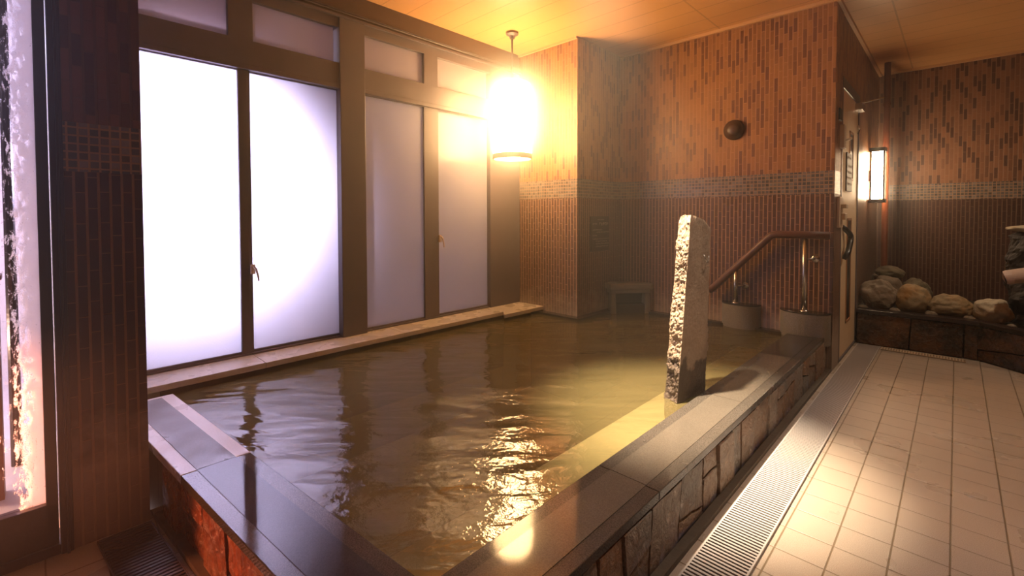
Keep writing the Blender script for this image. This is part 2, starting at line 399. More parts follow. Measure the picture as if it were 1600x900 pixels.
def build(name, bm, mats, parent=None, loc=None, bevel=0, smooth=False, **props):
    """link bm as ONE object; vertices are given in world space"""
    if loc is None:
        if parent is not None: loc = Vector(parent['_w'])
        else:
            xs = [v.co for v in bm.verts]
            loc = Vector(((min(v.x for v in xs)+max(v.x for v in xs))/2, (min(v.y for v in xs)+max(v.y for v in xs))/2, min(v.z for v in xs)))
    loc = Vector(loc)
    for v in bm.verts: v.co -= loc
    bmesh.ops.recalc_face_normals(bm, faces=bm.faces)
    me = bpy.data.meshes.new(name); bm.to_mesh(me); bm.free()
    for m in (mats if isinstance(mats, (list, tuple)) else [mats]): me.materials.append(M[m])
    if smooth:
        for p in me.polygons: p.use_smooth = True
    o = bpy.data.objects.new(name, me); COL.objects.link(o)
    if parent is not None:
        o.parent = parent; o.location = loc-Vector(parent['_w'])
    else: o.location = loc
    o['_w'] = tuple(loc)
    if bevel:
        b = o.modifiers.new('bevel', 'BEVEL'); b.width = bevel; b.segments = 2; b.limit_method = 'ANGLE'
    for k, v in props.items(): o[k] = v
    return o
def empty(name, loc, **props):
    o = bpy.data.objects.new(name, None); COL.objects.link(o); o.location = loc; o['_w'] = tuple(loc); o.empty_display_size = .1
    for k, v in props.items(): o[k] = v
    return o
def struct(name, bm, mats, **kw):
    return build(name, bm, mats, kind='structure', **kw)

# ------------------------------------------------------------------ room shell
CZ = 2.82
bm = BM(); box(bm, -0.70, 3.0, -2.6, 6.9, -.12, 0); box(bm, -2.35, -.70, -2.6, .42, -.12, 0)
struct('floor', bm, 'floor')
bm = BM(); box(bm, -3.45, 3.0, -2.6, 6.95, CZ, CZ+.1); struct('ceiling', bm, 'ceiling')
bm = BM(); box(bm, -2.5, -.67, 4.2, 4.4, 0, CZ); struct('wall_back', bm, 'tile_x')
# return wall that carries the door, with an opening for it
bm = BM(); box(bm, -.86, -.67, 4.4, 4.47, 0, CZ); box(bm, -.86, -.67, 5.36, 6.82, 0, CZ); box(bm, -.86, -.67, 4.47, 5.36, 2.30, CZ)
box(bm, -.668, -.666, 4.2, 4.47, 0, CZ)
struct('wall_door', bm, 'tile_y')
bm = BM(); box(bm, -.86, 3.0, 6.82, 6.95, 0, CZ); struct('wall_far', bm, 'tile_far')
bm = BM(); box(bm, 2.9, 3.0, -2.6, 6.82, 0, CZ); struct('wall_right', bm, 'tile_y')
bm = BM(); box(bm, -2.35, 2.9, -2.6, -2.5, 0, CZ); struct('wall_rear', bm, 'tile_x')
# tiled column at the end of the windows: front face x-wise, right face y-wise
bm = BM(); box(bm, -3.45, -2.5, 3.45, 4.4, .0, CZ)
o = struct('wall_column', bm, ['tile_x', 'tile_y'])
for p in o.data.polygons:
    if abs(p.normal.x) > .5: p.material_index = 1
# tiled pier between glass door and windows
bm = BM(); box(bm, -3.40, -2.27, .072, .292, -.1, CZ)
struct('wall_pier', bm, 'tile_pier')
# wall over/under the glass door
bm = BM(); box(bm, -2.40, -2.27, -2.5, .072, 2.25, CZ); box(bm, -2.40, -2.27, -2.5, -1.3, 0, 2.25)
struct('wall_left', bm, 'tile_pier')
# cornices
bm = BM(); box(bm, -2.5, -.67, 4.175, 4.2, CZ-.025, CZ); struct('trim_1', bm, 'cornice')
bm = BM(); box(bm, -.67, -.645, 4.18, 6.82, CZ-.03, CZ); struct('trim_2', bm, 'cornice')
bm = BM(); box(bm, -.64, 2.9, 6.795, 6.82, CZ-.025, CZ); struct('trim_3', bm, 'cornice')
bm = BM(); box(bm, -3.22, -2.5, 3.43, 3.45, CZ-.02, CZ); struct('trim_4', bm, 'cornice')
# beam box over the windows, with two thin rails
bm = BM(); box(bm, -3.40, -3.22, .292, 3.45, 2.635, CZ); struct('trim_5', bm, 'beam')
bm = BM()
for z, x in ((2.68, -3.212), (2.665, -3.205)): tube(bm, [(x, .292, z), (x, 3.45, z)], .004, 6)
box(bm, -3.22, -3.195, .292, 3.45, 2.625, 2.640)
struct('trim_6', bm, 'dark_frame')

# ------------------------------------------------------------------ windows
def window_bay(n, y0, y1, mull, tmull, a0, a1):
    e = empty('window_%d' % n, (-3.25, (y0+y1)/2, .31), kind='structure')
    XF = -3.235
    bm = BM()
    box(bm, -3.31, XF+.012, y0, y1, 2.125, 2.305)             # rail between lower lights and transoms
    box(bm, -3.32, XF+.022, y0, y1, 2.118, 2.150)
    box(bm, -3.31, XF+.012, y0, y1, 2.555, 2.64)              # head
    box(bm, -3.31, XF, y0, y1, .30, .322)                     # bottom track
    box(bm, -3.31, XF+.012, tmull[0], tmull[1], 2.30, 2.56)
    box(bm, -3.31, XF+.014, y0, a0, .31, 2.64) if a0 > y0 else None
    box(bm, -3.31, XF+.014, a1, y1, .31, 2.64) if a1 < y1 else None
    build('window_frame', bm, 'dark_frame', e, bevel=.003)
    for k, (p0, p1, dx) in enumerate(((a0, mull[0], 0), (mull[1], a1, -.012))):
        s = BM()
        x = XF-.01+dx
        box(s, x-.03, x, p0, p1, .322, .336); box(s, x-.03, x, p0, p1, 2.112, 2.125)
        if k == 0: box(s, x-.03, x+.006, mull[0], mull[1]-.018, .322, 2.125)
        else: box(s, x-.03, x+.012, mull[0]+.02, mull[1], .322, 2.125)
        sash = build('sash', s, 'dark_frame', e, bevel=.002)
        s = BM(); box(s, x-.018, x-.012, p0, p1, .336, 2.112)
        build('pane', s, 'frost', sash)
    for p0, p1 in ((a0, tmull[0]), (tmull[1], a1-.02 if n == 2 else a1-.03)):
        s = BM(); box(s, -3.26, -3.254, p0, p1, 2.305, 2.555); build('transom_pane', s, 'frost_top', e)
    # crescent latch
    s = BM(); zc = .86 if n == 1 else 1.0; yc = mull[1]-.005
    box(s, -3.236, -3.215, yc-.012, yc+.012, zc-.03, zc+.03)
    tube(s, [(-3.21, yc, zc+.02), (-3.20, yc+.012, zc), (-3.20, yc+.022, zc-.045), (-3.20, yc+.026, zc-.075)], [.007, .008, .006, .005], 8)
    build('latch', s, 'ivory', e, label='small pale latch handle')
    return e
window_bay(1, .292, 1.735, (.895, .965), (.843, .983), .292, 1.55)
window_bay(2, 1.735, 3.45, (2.292, 2.445), (2.285, 2.425), 1.735, 3.04)
bm = BM(); box(bm, -3.33, -3.205, 1.545, 1.74, .30, 2.64); struct('trim_7', bm, 'dark_frame', bevel=.004)

# glass door at the left edge
e = empty('door_1', (-2.30, -.6, 0), kind='structure')
bm = BM()
box(bm, -2.33, -2.28, .006, .037, .04, 2.2); box(bm, -2.33, -2.28, -1.2, .037, .035, .185); box(bm, -2.33, -2.28, -1.2, .037, 2.1, 2.2); box(bm, -2.33, -2.28, -1.28, -1.2, .035, 2.2)
d = build('door_frame', bm, 'jamb', e, bevel=.003)
bm = BM(); box(bm, -2.312, -2.304, -1.2, .006, .185, 2.1); build('pane', bm, 'wetglass', e)
bm = BM(); box(bm, -2.40, -2.262, .040, .074, 0, 2.3); box(bm, -2.34, -2.25, .056, .064, 0, 2.3); box(bm, -2.40, -2.27, -1.3, .072, 2.2, 2.25); box(bm, -2.40, -2.27, -1.3, .072, 0, .034)
build('door_jamb', bm, 'jamb', e, bevel=.003)

# service door in the return wall
e = empty('door_2', (-.69, 4.9, 0), kind='structure')
bm = BM()
for a, b, c, d_ in ((4.47, 4.505, 0, 2.30), (5.325, 5.36, 0, 2.30)): box(bm, -.74, -.664, a, b, c, d_)
box(bm, -.74, -.664, 4.47, 5.36, 2.215, 2.30); box(bm, -.74, -.664, 4.47, 5.36, 0, .02)
build('door_frame', bm, 'dark_frame', e, bevel=.003)
bm = BM(); box(bm, -.715, -.672, 4.507, 5.323, .022, 2.213)
leaf = build('door_leaf', bm, 'door', e, bevel=.002)
bm = BM()
for a, b, c, d_ in ((4.80, 5.02, .27, 1.17), (4.86, 5.06, 1.50, 1.92)):
    w = .02
    box(bm, -.673, -.666, a, a+w, c, d_); box(bm, -.673, -.666, b-w, b, c, d_); box(bm, -.673, -.666, a, b, c, c+w); box(bm, -.673, -.666, a, b, d_-w, d_)
build('slot_trim', bm, 'door_trim', leaf, label='orange wooden trim around the narrow lights')
bm = BM(); box(bm, -.6725, -.6705, 4.82, 5.0, .29, 1.15); box(bm, -.6725, -.6705, 4.88, 5.04, 1.52, 1.90); build('slot_glass', bm, 'black', leaf)
bm = BM()
hp = []
for k in range(15):
    s = k/14; z = 1.10-.26*s
    hp.append((-.672+.045*math.sin(min(1, s*3)*math.pi/2)*(1 if s < .8 else 1-(s-.8)*2.5), 4.60+.085*math.sin(s*math.pi*1.5)+.02*s, z))
tube(bm, hp, [.018]+[.021]*13+[.016], 12)
build('door_handle', bm, 'black', e, smooth=True, label='black S-curved pull handle')
bm = BM(); box(bm, -.68, -.62, 5.14, 5.30, 2.14, 2.20); tube(bm, [(-.65, 5.28, 2.22), (-.50, 5.45, 2.275)], .007, 8); tube(bm, [(-.65, 5.22, 2.21), (-.50, 5.45, 2.275)], .006, 8)
build('door_closer', bm, 'steel', e, label='metal door closer with its arm')
bm = BM(); box(bm, -.682, -.674, 5.24, 5.30, 1.90, 2.05); tube(bm, [(-.67, 5.27, 2.02), (-.655, 5.27, 1.98), (-.67, 5.27, 1.94)], .008, 8)
build('door_stay', bm, 'steel', e)
bm = BM(); box(bm, -.68, -.674, 4.55, 4.60, .06, .09); build('door_stop', bm, 'black', e)

# ------------------------------------------------------------------ the bath
yo = lambda x: .306+(x+2.383)*.0925
yi = lambda x: .483+(x+2.939)*.0922
CT = .27; WZ = .245
pool = empty('hot_spring_bath', (-1.8, 2.2, 0), label='sunken stone hot bath with slate clad walls and granite rim, full of water', category='bath')
bm = BM()   # basin: floor, walls, inner bench
box(bm, -3.02, -.72, .30, 3.375, -.6, -.5); box(bm, -2.425, -.72, 3.375, 4.19, -.6, -.5)
box(bm, -.93, -.72, .66, 4.2, -.5, CT-.031)
prism(bm, [(-2.99, .296), (-2.27, yo(-2.27)+.03), (-.72, yo(-.72)+.03), (-.72, yi(-.72)-.012), (-2.99, yi(-2.99)-.012)], -.5, CT-.031)
box(bm, -3.25, -3.02, .30, 3.44, -.5, .275)
build('basin', bm, 'basin', pool)
M['step'] = plain('pale_step_stone', (.80, .74, .58), .5, 0, 12, .15)
bm = BM(); box(bm, -1.31, -.932, .68, 4.12, -.5, .09); build('inner_step', bm, 'step', pool, bevel=.01)
# cladding
def clad(p0, p1, z0, z1, nrm, seed, wmin=.09, wmax=.26):
    rnd = random.Random(seed); bm = BM()
    p0 = Vector(p0); p1 = Vector(p1); L = (p1-p0).length; d = (p1-p0)/L; n = Vector(nrm).normalized()
    s = 0; j0 = 0
    while s < L-.02:
        w = min(rnd.uniform(wmin, wmax), L-s); 
        if L-s-w < .05: w = L-s
        j1 = rnd.uniform(-.018, .018) if s+w < L-.01 else 0
        cuts = [(z0, z0, z0, z0)]
        if rnd.random() < .45:
            za = z0+(z1-z0)*rnd.uniform(.3, .7); zb = za+rnd.uniform(-.05, .05)
            pieces = [(z0, za-.003, zb-.003), (None, za+.003, zb+.003)]
            quads = [((z0, z0), (za-.003, zb-.003)), ((za+.003, zb+.003), (z1, z1))]
        else: quads = [((z0, z0), (z1, z1))]
        g = .0035
        for (b0, b1), (t0, t1) in quads:
            dep = rnd.uniform(.010, .024)
            def fx(ss, z, j): return ss+j*((z-z0)/(z1-z0)*2-1)
            cs = [(fx(s, b0, j0)+g, b0), (fx(s+w, b1, j1)-g, b1), (fx(s+w, t1, j1)-g, t1), (fx(s, t0, j0)+g, t0)]
            # subdivide the outline for a ragged edge
            pts = []
            for a, b in zip(cs, cs[1:]+cs[:1]):
                for k in range(4):
                    f = k/4; jit = .0022 if k else 0
                    pts.append((a[0]+(b[0]-a[0])*f+rnd.uniform(-jit, jit), a[1]+(b[1]-a[1])*f+rnd.uniform(-jit, jit)))
            A = [bm.verts.new(p0+d*u+Vector((0, 0, z))) for u, z in pts]
            B = [bm.verts.new(p0+d*(u+(.003 if u < s+w/2 else -.003))+n*(dep+rnd.uniform(-.002, .002))+Vector((0, 0, z+(.003 if z < (b0+t0)/2 else -.003)))) for u, z in pts]
            c = bm.verts.new(p0+d*(s+w/2)+n*(dep+.003)+Vector((0, 0, (b0+t1)/2)))
            for k in range(len(pts)):
                k2 = (k+1) % len(pts)
                bm.faces.new((A[k], A[k2], B[k2], B[k])); bm.faces.new((B[k], B[k2], c))
        s += w; j0 = j1
    return bm
build('slate_cladding', clad((-.72, .47, 0), (-.72, 4.19, 0), 0.012, CT-.036, (1, 0, 0), 3), 'slate', pool, label='upright brown and grey slates along the right side')
build('slate_cladding', clad((-2.24, yo(-2.24)+.030, 0), (-.72, yo(-.72)+.030, 0), 0.012, CT-.036, (.09, -1, 0), 5), 'slate_red', pool, label='rusty red slates along the near side')
bm = BM(); prism(bm, [(-2.27, yo(-2.27)-.012), (-.668, yo(-.668)-.012), (-.668, 4.2), (-.70, 4.2), (-.70, yo(-.70)+.02), (-2.27, yo(-2.27)+.02)], 0, .022); build('foot_kerb', bm, 'grout_dark', pool)
# granite slabs of the rim
def slab_r(y0, y1, wet):
    g = .0015
    bm = BM(); xo, xa, xb, xi = -.703, -.752, -.893, -.943
    def yn(x, y): return yo(x) if y is None else y
    poly = [(xi, max(y0, yi(xi))+g if y0 > .6 else yi(xi)), (xo, y0+g if y0 > .6 else yo(xo)), (xo, y1-g), (xi, y1-g)]
    prism(bm, poly, CT-.032, CT)
    s = build('rim_slab', bm, 'cop_edge' if not wet else 'cop_wet', pool, bevel=.0025)
    bm = BM()
    prism(bm, [(xb, (y0+g if y0 > .6 else yi(xb)+.02)), (xa, (y0+g if y0 > .6 else yo(xa)+.20)), (xa, y1-g), (xb, y1-g)], CT-.001, CT+.0018)
    build('inlay_strip', bm, 'cop_wet' if wet else 'cop_mid', s)
ys = [.5, 1.44, 2.415, 3.39, 4.198]
for i in range(4): slab_r(ys[i], ys[i+1], i == 3)
def slab_n(x0, x1, mat, emat='cop_edge'):
    g = .0015; w = lambda x: yi(x)-yo(x)
    prism_pts = ([(x0+g, .294), (-2.52, .294)] if x0 < -2.8 else [(x0+g, yo(x0))])+[(x1-g, yo(x1)), (x1-g, yi(x1)), (x0+g, yi(x0))]
    bm = BM(); prism(bm, prism_pts, CT-.032, CT); s = build('rim_slab', bm, emat, pool, bevel=.0025)
    bm = BM(); prism(bm, [(x0+g+(.03 if x0 < -2.8 else 0), yo(x0)+.05), (x1-g, yo(x1)+.05), (x1-g, yi(x1)-.052), (x0+g+(.03 if x0 < -2.8 else 0), yi(x0)-.052)], CT-.001, CT+.0018); build('inlay_strip', bm, mat, s)
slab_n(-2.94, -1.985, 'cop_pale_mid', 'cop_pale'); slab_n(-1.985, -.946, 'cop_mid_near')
# ledge under the windows
for a, b in ((.30, .955), (.955, 1.93), (1.93, 2.905)):
    bm = BM(); box(bm, -3.26, -3.0, a+.001, b-.001, .276, .31); build('ledge_slab', bm, 'sill', pool, bevel=.003)
bm = BM(); prism(bm, [(-3.26, 2.906), (-3.0, 2.906), (-3.0, 2.99), (-2.90, 2.905), (-2.90, 3.448), (-3.26, 3.448)], .276, .31); build('ledge_slab', bm, 'sill', pool, bevel=.003)
bm = BM(); box(bm, -3.02, -3.008, .44, 3.0, -.2, .277); build('ledge_riser', bm, 'cop_edge', pool)
bm = BM(); prism(bm, [(-2.42, 3.37), (-2.42, 4.19), (-2.498, 4.19), (-2.498, 3.448), (-3.0, 3.448), (-3.0, 3.37)], -.5, .268); build('column_ledge', bm, 'cop_wet', pool, bevel=.003)
bm = BM(); box(bm, -2.42, -.945, 4.13, 4.198, -.5, .262); build('wall_ledge', bm, 'cop_wet', pool, bevel=.003)
# water
bm = BM()
poly = [(-3.008, yi(-3.008)), (-.9425, yi(-.9425)), (-.9425, 4.13), (-2.42, 4.13), (-2.42, 3.37), (-3.008, 3.37)]
vs_ = [bm.verts.new((x, y, WZ)) for x, y in poly]; bm.faces.new(vs_)
build('bath_water', bm, 'water', kind='stuff', label='steaming olive green water filling the bath', category='water')

# ------------------------------------------------------------------ drain grates
def grate(name, poly_fn, label, bars, frame, mats):
    pass
g = empty('drain_grate', (-.56, 3.2, 0), label='long slatted metal drain grate running beside the bath wall', category='drain grate')
bm = BM(); box(bm, -.638, -.475, .6, 5.28, .0005, .0025); build('channel', bm, 'grate_dark', g)
bm = BM(); box(bm, -.640, -.634, .6, 5.28, .002, .012); box(bm, -.479, -.473, .6, 5.28, .002, .012); build('frame', bm, 'grate_bar', g)
bm = BM(); y = .605
while y < 5.275:
    box(bm, -.635, -.478, y, y+.009, .004, .0115); y += .0175
build('slats', bm, 'grate_bar', g)
g = empty('drain_grate', (-1.5, .2, 0), label='dark slatted drain grate at the foot of the rusty slate wall', category='drain grate')
fy = lambda x: yo(x)-.028
bm = BM(); prism(bm, [(-2.235, fy(-2.235)-.155), (-.66, fy(-.66)-.155), (-.66, fy(-.66)), (-2.235, fy(-2.235))], .0005, .0025); build('channel', bm, 'grate_dark', g)
bm = BM()
for o_ in (0, -.155): prism(bm, [(-2.24, fy(-2.24)+o_-.004), (-.66, fy(-.66)+o_-.004), (-.66, fy(-.66)+o_), (-2.24, fy(-2.24)+o_)], .002, .012)
box(bm, -2.242, -2.236, fy(-2.24)-.158, fy(-2.24), .002, .012)
build('frame', bm, 'grate_old', g)
bm = BM(); x = -2.23
while x < -.67:
    y1 = fy(x)-.004; box(bm, x, x+.010, y1-.149, y1, .004, .0115); x += .0185
build('slats', bm, 'grate_old', g)
g = empty('drain_grate', (-.2, 5.24, 0), label='perforated pale drain cover in front of the rock planter', category='drain grate')
bm = BM(); box(bm, -.465, .075, 5.195, 5.285, .001, .004); build('channel', bm, 'grate_dark', g)
bm = BM(); box(bm, -.465, .075, 5.195, 5.206, .003, .008); box(bm, -.465, .075, 5.274, 5.285, .003, .008); box(bm, -.465, .075, 5.236, 5.244, .003, .008)
x = -.465
while x < .07: box(bm, x, x+.009, 5.2, 5.28, .003, .0078); x += .0185
build('slats', bm, 'ivory', g)

# ------------------------------------------------------------------ standing stone
def standing_stone():
    rnd = random.Random(2)
    base = [(-1.0, 2.235), (-.962, 2.50), (-1.02, 2.54), (-1.13, 2.46), (-1.083, 2.268)]
    top = [(-.955, 2.275), (-.948, 2.525), (-1.0, 2.54), (-1.05, 2.44), (-1.03, 2.305)]
    N = 26; bm = BM(); rings = []
    LV = 150
    for i in range(LV+1):
        t = i/LV; z0 = .092+t*1.06
        tt = max(0, (z0-.25)/.91)
        bulge = .010*math.sin(tt*5)
        ring = []
        for k in range(5):
            a = Vector((base[k][0]+(top[k][0]-base[k][0])*tt, base[k][1]+(top[k][1]-base[k][1])*tt)); k2 = (k+1) % 5
            b = Vector((base[k2][0]+(top[k2][0]-base[k2][0])*tt, base[k2][1]+(top[k2][1]-base[k2][1])*tt))
            e_ = (b-a).normalized(); nn = Vector((e_.y, -e_.x))
            for j in range(N):
                p = a.lerp(b, j/N)
                rough = .004 if k == 0 else .018
                q = Vector((p.x*9, p.y*9, z0*9)); q2 = q*3.1
                dd = (noise.noise(q)*1.0+noise.noise(q2)*.55+noise.noise(q2*2.7)*.5+noise.noise(q2*6.5)*.28)*rough
                if k == 0: dd += bulge*.4
                u = j/N
                fade = min(1, min(u, 1-u)*6+.25)
                p = p+nn*dd*fade
                # the top slopes: apex above the ridge, lower towards the right end
                lat = (p.x*.72+p.y*.694)
                zt = z0
                if t > .94:
                    f = (t-.94)/.06
                    l0 = lat-.90
                    zt = z0+f*(.050-abs(l0)*.22-max(0, lat-1.02)*.5)
                    if t > .975:
                        cen = Vector((-.99, 2.40)); p = p.lerp(cen, ((t-.975)/.025)**2*.14)
                ring.append(bm.verts.new((p.x, p.y, zt)))
        rings.append(ring)
    n = len(rings[0])
    for A, B in zip(rings, rings[1:]):
        for k in range(n): bm.faces.new((A[k], A[(k+1) % n], B[(k+1) % n], B[k]))
    c = bm.verts.new(sum((v.co for v in rings[-1]), Vector())/n+Vector((0, 0, .012)))
    for k in range(n): bm.faces.new((rings[-1][k], rings[-1][(k+1) % n], c))
    bm.faces.new(rings[0][::-1])
    e = empty('standing_stone', (-1.04, 2.4, .092), label='tall rough upright stone slab standing in the water by the bath rim', category='stone')
    build('stone', bm, 'stone', e)
    bm = BM(); tube(bm, [(-.950, 2.425, .995), (-.938, 2.425, .97), (-.936, 2.44, .952), (-.936, 2.455, .952), (-.938, 2.468, .968), (-.938, 2.47, .985)], .0028, 8)
    build('hook', bm, 'steel', e, smooth=True, label='small U-shaped metal hook')
standing_stone()

# ------------------------------------------------------------------ hanging lantern
e = empty('hanging_lantern', (-2.86, 2.97, CZ), label='tall glowing cylindrical lantern hanging from the ceiling over the bath', category='lamp')
bm = BM(); lathe(bm, -2.86, 2.97, [(.150, 1.735), (.172, 1.745), (.174, 2.30), (.160, 2.36), (.11, 2.385), (.04, 2.39)], 48)
build('lamp_shade', bm, 'lamp_glow', e, smooth=True)
bm = BM()
lathe(bm, -2.86, 2.97, [(.166, 1.700), (.177, 1.700), (.177, 1.745), (.166, 1.745), (.166, 1.700)], 48, cap=False)
build('bottom_ring', bm, 'ivory', e)
bm = BM(); lathe(bm, -2.86, 2.97, [(.045, 2.38), (.05, 2.40), (.02, 2.42)], 24); build('cap', bm, 'dark_frame', e)
bm = BM(); tube(bm, [(-2.86, 2.97, 2.41), (-2.86, 2.97, CZ-.03)], .008, 8); build('cord', bm, 'dark_frame', e)
bm = BM(); lathe(bm, -2.86, 2.97, [(.02, CZ-.06), (.03, CZ-.035), (.055, CZ-.02), (.055, CZ-.001)], 24); build('ceiling_rose', bm, 'dark_frame', e)

# ------------------------------------------------------------------ wall lantern on its pole
e = empty('wall_lantern', (-.60, 6.1, 1.35), label='bright box lantern with dark frame on the red-brown pole beside the door', category='lamp')
x0, x1, y0, y1, z0, z1 = -.655, -.535, 6.03, 6.15, 1.335, 1.88
bm = BM(); box(bm, x0+.012, x1-.012, y0+.012, y1-.012, z0+.03, z1-.03); build('lamp_glass', bm, 'wall_lamp_glow', e)
bm = BM()
for x in (x0, x1-.014):
    for y in (y0, y1-.014): box(bm, x, x+.014, y, y+.014, z0, z1)
box(bm, x0-.008, x1+.008, y0-.008, y1+.008, z1-.03, z1+.01); box(bm, x0-.008, x1+.008, y0-.008, y1+.008, z0-.01, z0+.025)
build('lamp_frame', bm, 'jamb', e)
bm = BM(); box(bm, -.668, x0, 6.07, 6.11, 1.55, 1.66); build('bracket', bm, 'jamb', e)
bm = BM(); tube(bm, [(-.555, 6.35, .42), (-.555, 6.35, CZ-.001)], .028, 16); lathe(bm, -.555, 6.35, [(.030, 2.36), (.034, 2.365), (.034, 2.40), (.030, 2.405)], 16)
build('corner_pole', bm, 'redwood', smooth=False, label='red-brown round pole rising to the ceiling in the far corner', category='pole')

# ------------------------------------------------------------------ handrail with pedestals
e = empty('handrail', (-1.1, 4.11, .45), label='brown handrail on two steel posts against the back wall', category='handrail')
ry = 4.11
bm = BM(); tube(bm, [(-1.555, ry, .535), (-1.52, ry, .565), (-1.09, ry, 1.015), (-1.065, ry, 1.038), (-1.03, ry, 1.045), (-.675, ry, 1.045)], .029, 16)
build('rail', bm, 'wood_rail', e, smooth=True)
for px, zt in ((-1.335, .765), (-.835, 1.03)):
    bm = BM(); tube(bm, [(px, ry, .452), (px, ry, zt if zt > 1 else .74)], .019, 16); lathe(bm, px, ry, [(.034, .451), (.034, .460), (.02, .470)], 20)
    build('post', bm, 'steel', e, smooth=True)
    bz = .86 if px > -1 else .60
    bm = BM(); tube(bm, [(px, ry, bz), (px+.05, 4.165, bz), (px+.055, 4.198, bz)], .009, 8)
    bmesh.ops.create_uvsphere(bm, u_segments=16, v_segments=10, radius=.03, matrix=Matrix.Translation((px+.055, 4.185, bz)) @ Matrix.Diagonal((1, .5, 1, 1)))
    build('wall_bracket', bm, 'steel', e, smooth=True)
for i, (px, r, lab) in enumerate(((-1.315, .155, 'half-round grey granite pedestal under the shorter steel handrail post'), (-.845, .172, 'half-round grey granite pedestal under the taller steel handrail post'))):
    pl = [(px+r*math.cos(a), 4.198-r*.78*math.sin(a)) for a in [math.pi*k/24 for k in range(25)]]
    e2 = empty('rail_pedestal', (px, 4.15, .2), label=lab, category='pedestal')
    bm = BM(); prism(bm, pl, .20, .438); build('drum', bm, 'pedestal', e2, bevel=.004)
    pl = [(px+(r+.003)*math.cos(a), 4.198-(r+.003)*.78*math.sin(a)) for a in [math.pi*k/24 for k in range(25)]]
    bm = BM(); prism(bm, pl, .4385, .4505); build('top_plate', bm, 'cop_wet', e2, bevel=.003, label='dark wet polished top')

# ------------------------------------------------------------------ stone water outlet in the corner
e = empty('stone_outlet', (-2.3, 4.0, .2), label='squat arched grey stone water outlet in the back corner of the bath', category='stone outlet')
L = Vector((-2.395, 3.865)); R_ = Vector((-2.135, 4.145)); d = (R_-L).normalized(); nn = Vector((-d.y, d.x))  # nn points to the corner
def q(u, w): p = L+(R_-L)*u+nn*w; return (p.x, p.y)
bm = BM(); prism(bm, [q(-.03, -.012), q(1.03, -.012), (-2.125, 4.195), (-2.30, 4.196), (-2.495, 3.99), (-2.495, 3.90)], .475, .535); build('top_slab', bm, 'pedestal', e, bevel=.012)
bm = BM(); prism(bm, [q(0, 0), q(1, 0), (-2.15, 4.18), (-2.3, 4.19), (-2.49, 3.99), (-2.485, 3.93)], .44, .476); build('lintel', bm, 'pedestal', e, bevel=.006)
for a, b in ((0, .12), (.88, 1)):
    bm = BM(); prism(bm, [q(a, 0), q(b, 0), q(b, .10), q(a, .10)] if a > .5 else [q(a, 0), q(b, 0), q(b, .09), q(a, .09)], .12, .442)
    cen = Vector(q((a+b)/2, .04))
    for v in bm.verts:
        if v.co.z < .2: v.co.x += (v.co.x-cen.x)*.35; v.co.y += (v.co.y-cen.y)*.2
    build('leg', bm, 'pedestal', e, bevel=.008)
bm = BM(); prism(bm, [q(.12, .10), q(.88, .10), q(.88, .13), q(.12, .13)], .12, .44); build('back_panel', bm, 'basalt', e)
bm = BM(); prism(bm, [q(.10, .01), q(.90, .01), q(.88, .11), q(.12, .11)], .12, .335); build('basin_block', bm, 'cop_wet', e, bevel=.012)

# ------------------------------------------------------------------ signs and wall fittings
e = empty('notice_board', (-2.49, 3.81, .85), label='small dark bath notice with pale Japanese lettering on the tiled column', category='sign')
bm = BM(); box(bm, -2.498, -2.485, 3.655, 3.97, .852, 1.19); build('board', bm, 'sign', e, bevel=.002)
rnd = random.Random(11); bm = BM()
def glyph(y, z, s):
    X0, X1 = -2.4848, -2.4840
    for k in range(rnd.randint(2, 3)):
        zz = z+s*rnd.uniform(.1, .9); box(bm, X0, X1, y+s*.08, y+s*.88, zz, zz+s*.11)
    for k in range(rnd.randint(1, 2)):
        yy = y+s*rnd.uniform(.2, .75); box(bm, X0, X1, yy, yy+s*.11, z+s*.05, z+s*.95)
for z, s, a, b in ((1.150, .013, .33, .70), (1.108, .017, .08, .36), (1.100, .030, .42, .98), (1.052, .013, .08, .62), (1.030, .013, .28, .97),
                   (.998, .013, .08, .34), (.965, .013, .08, .98), (.942, .013, .24, .92), (.918, .013, .24, .98), (.892, .014, .24, .98)):
    y = 3.655+.315*a; bm = BM()
    while y < 3.655+.315*b-s: glyph(y, z, s); y += s*1.12
    build('lettering', bm, 'text', e)
e = empty('wall_vent', (-1.39, 4.19, 1.85), label='round dark brown vent cover high on the back wall', category='vent')
bm = BM()
mt = Matrix.Translation((-1.39, 4.20, 1.93)) @ Matrix.Rotation(math.pi/2, 4, 'X')
rings = []
for r, h in ((.085, 0), (.085, .018), (.078, .026), (.060, .030), (.056, .040), (.03, .050), (.0, .052)):
    if r == 0: cv = bm.verts.new(mt @ Vector((0, 0, h))); continue
    rings.append([bm.verts.new(mt @ Vector((r*math.cos(2*math.pi*k/40), r*math.sin(2*math.pi*k/40), h))) for k in range(40)])
for A, B in zip(rings, rings[1:]):
    for k in range(40): bm.faces.new((A[k], A[(k+1) % 40], B[(k+1) % 40], B[k]))
for k in range(40): bm.faces.new((rings[-1][k], rings[-1][(k+1) % 40], cv))
bm.faces.new(rings[0])
build('cover', bm, 'vent', e, smooth=True)
bm = BM(); box(bm, -.665, -.645, 4.29, 4.44, 1.10, 1.34); box(bm, -.645, -.615, 4.33, 4.42, 1.16, 1.21); box(bm, -.645, -.61, 4.33, 4.42, 1.25, 1.28)
build('lock_box', bm, 'ivory', bevel=.004, label='ivory box fixed to the tiled wall at the edge of the service door', category='wall box')
bm = BM(); box(bm, -.665, -.655, 4.30, 4.39, 1.93, 2.02); build('room_plate', bm, 'sign', label='tiny dark plate on the wall above the ivory boxes by the door', category='sign')
bm = BM(); box(bm, -.665, -.635, 4.36, 4.46, 1.72, 1.90); tube(bm, [(-.64, 4.42, 1.78), (-.60, 4.46, 1.80)], .01, 8)
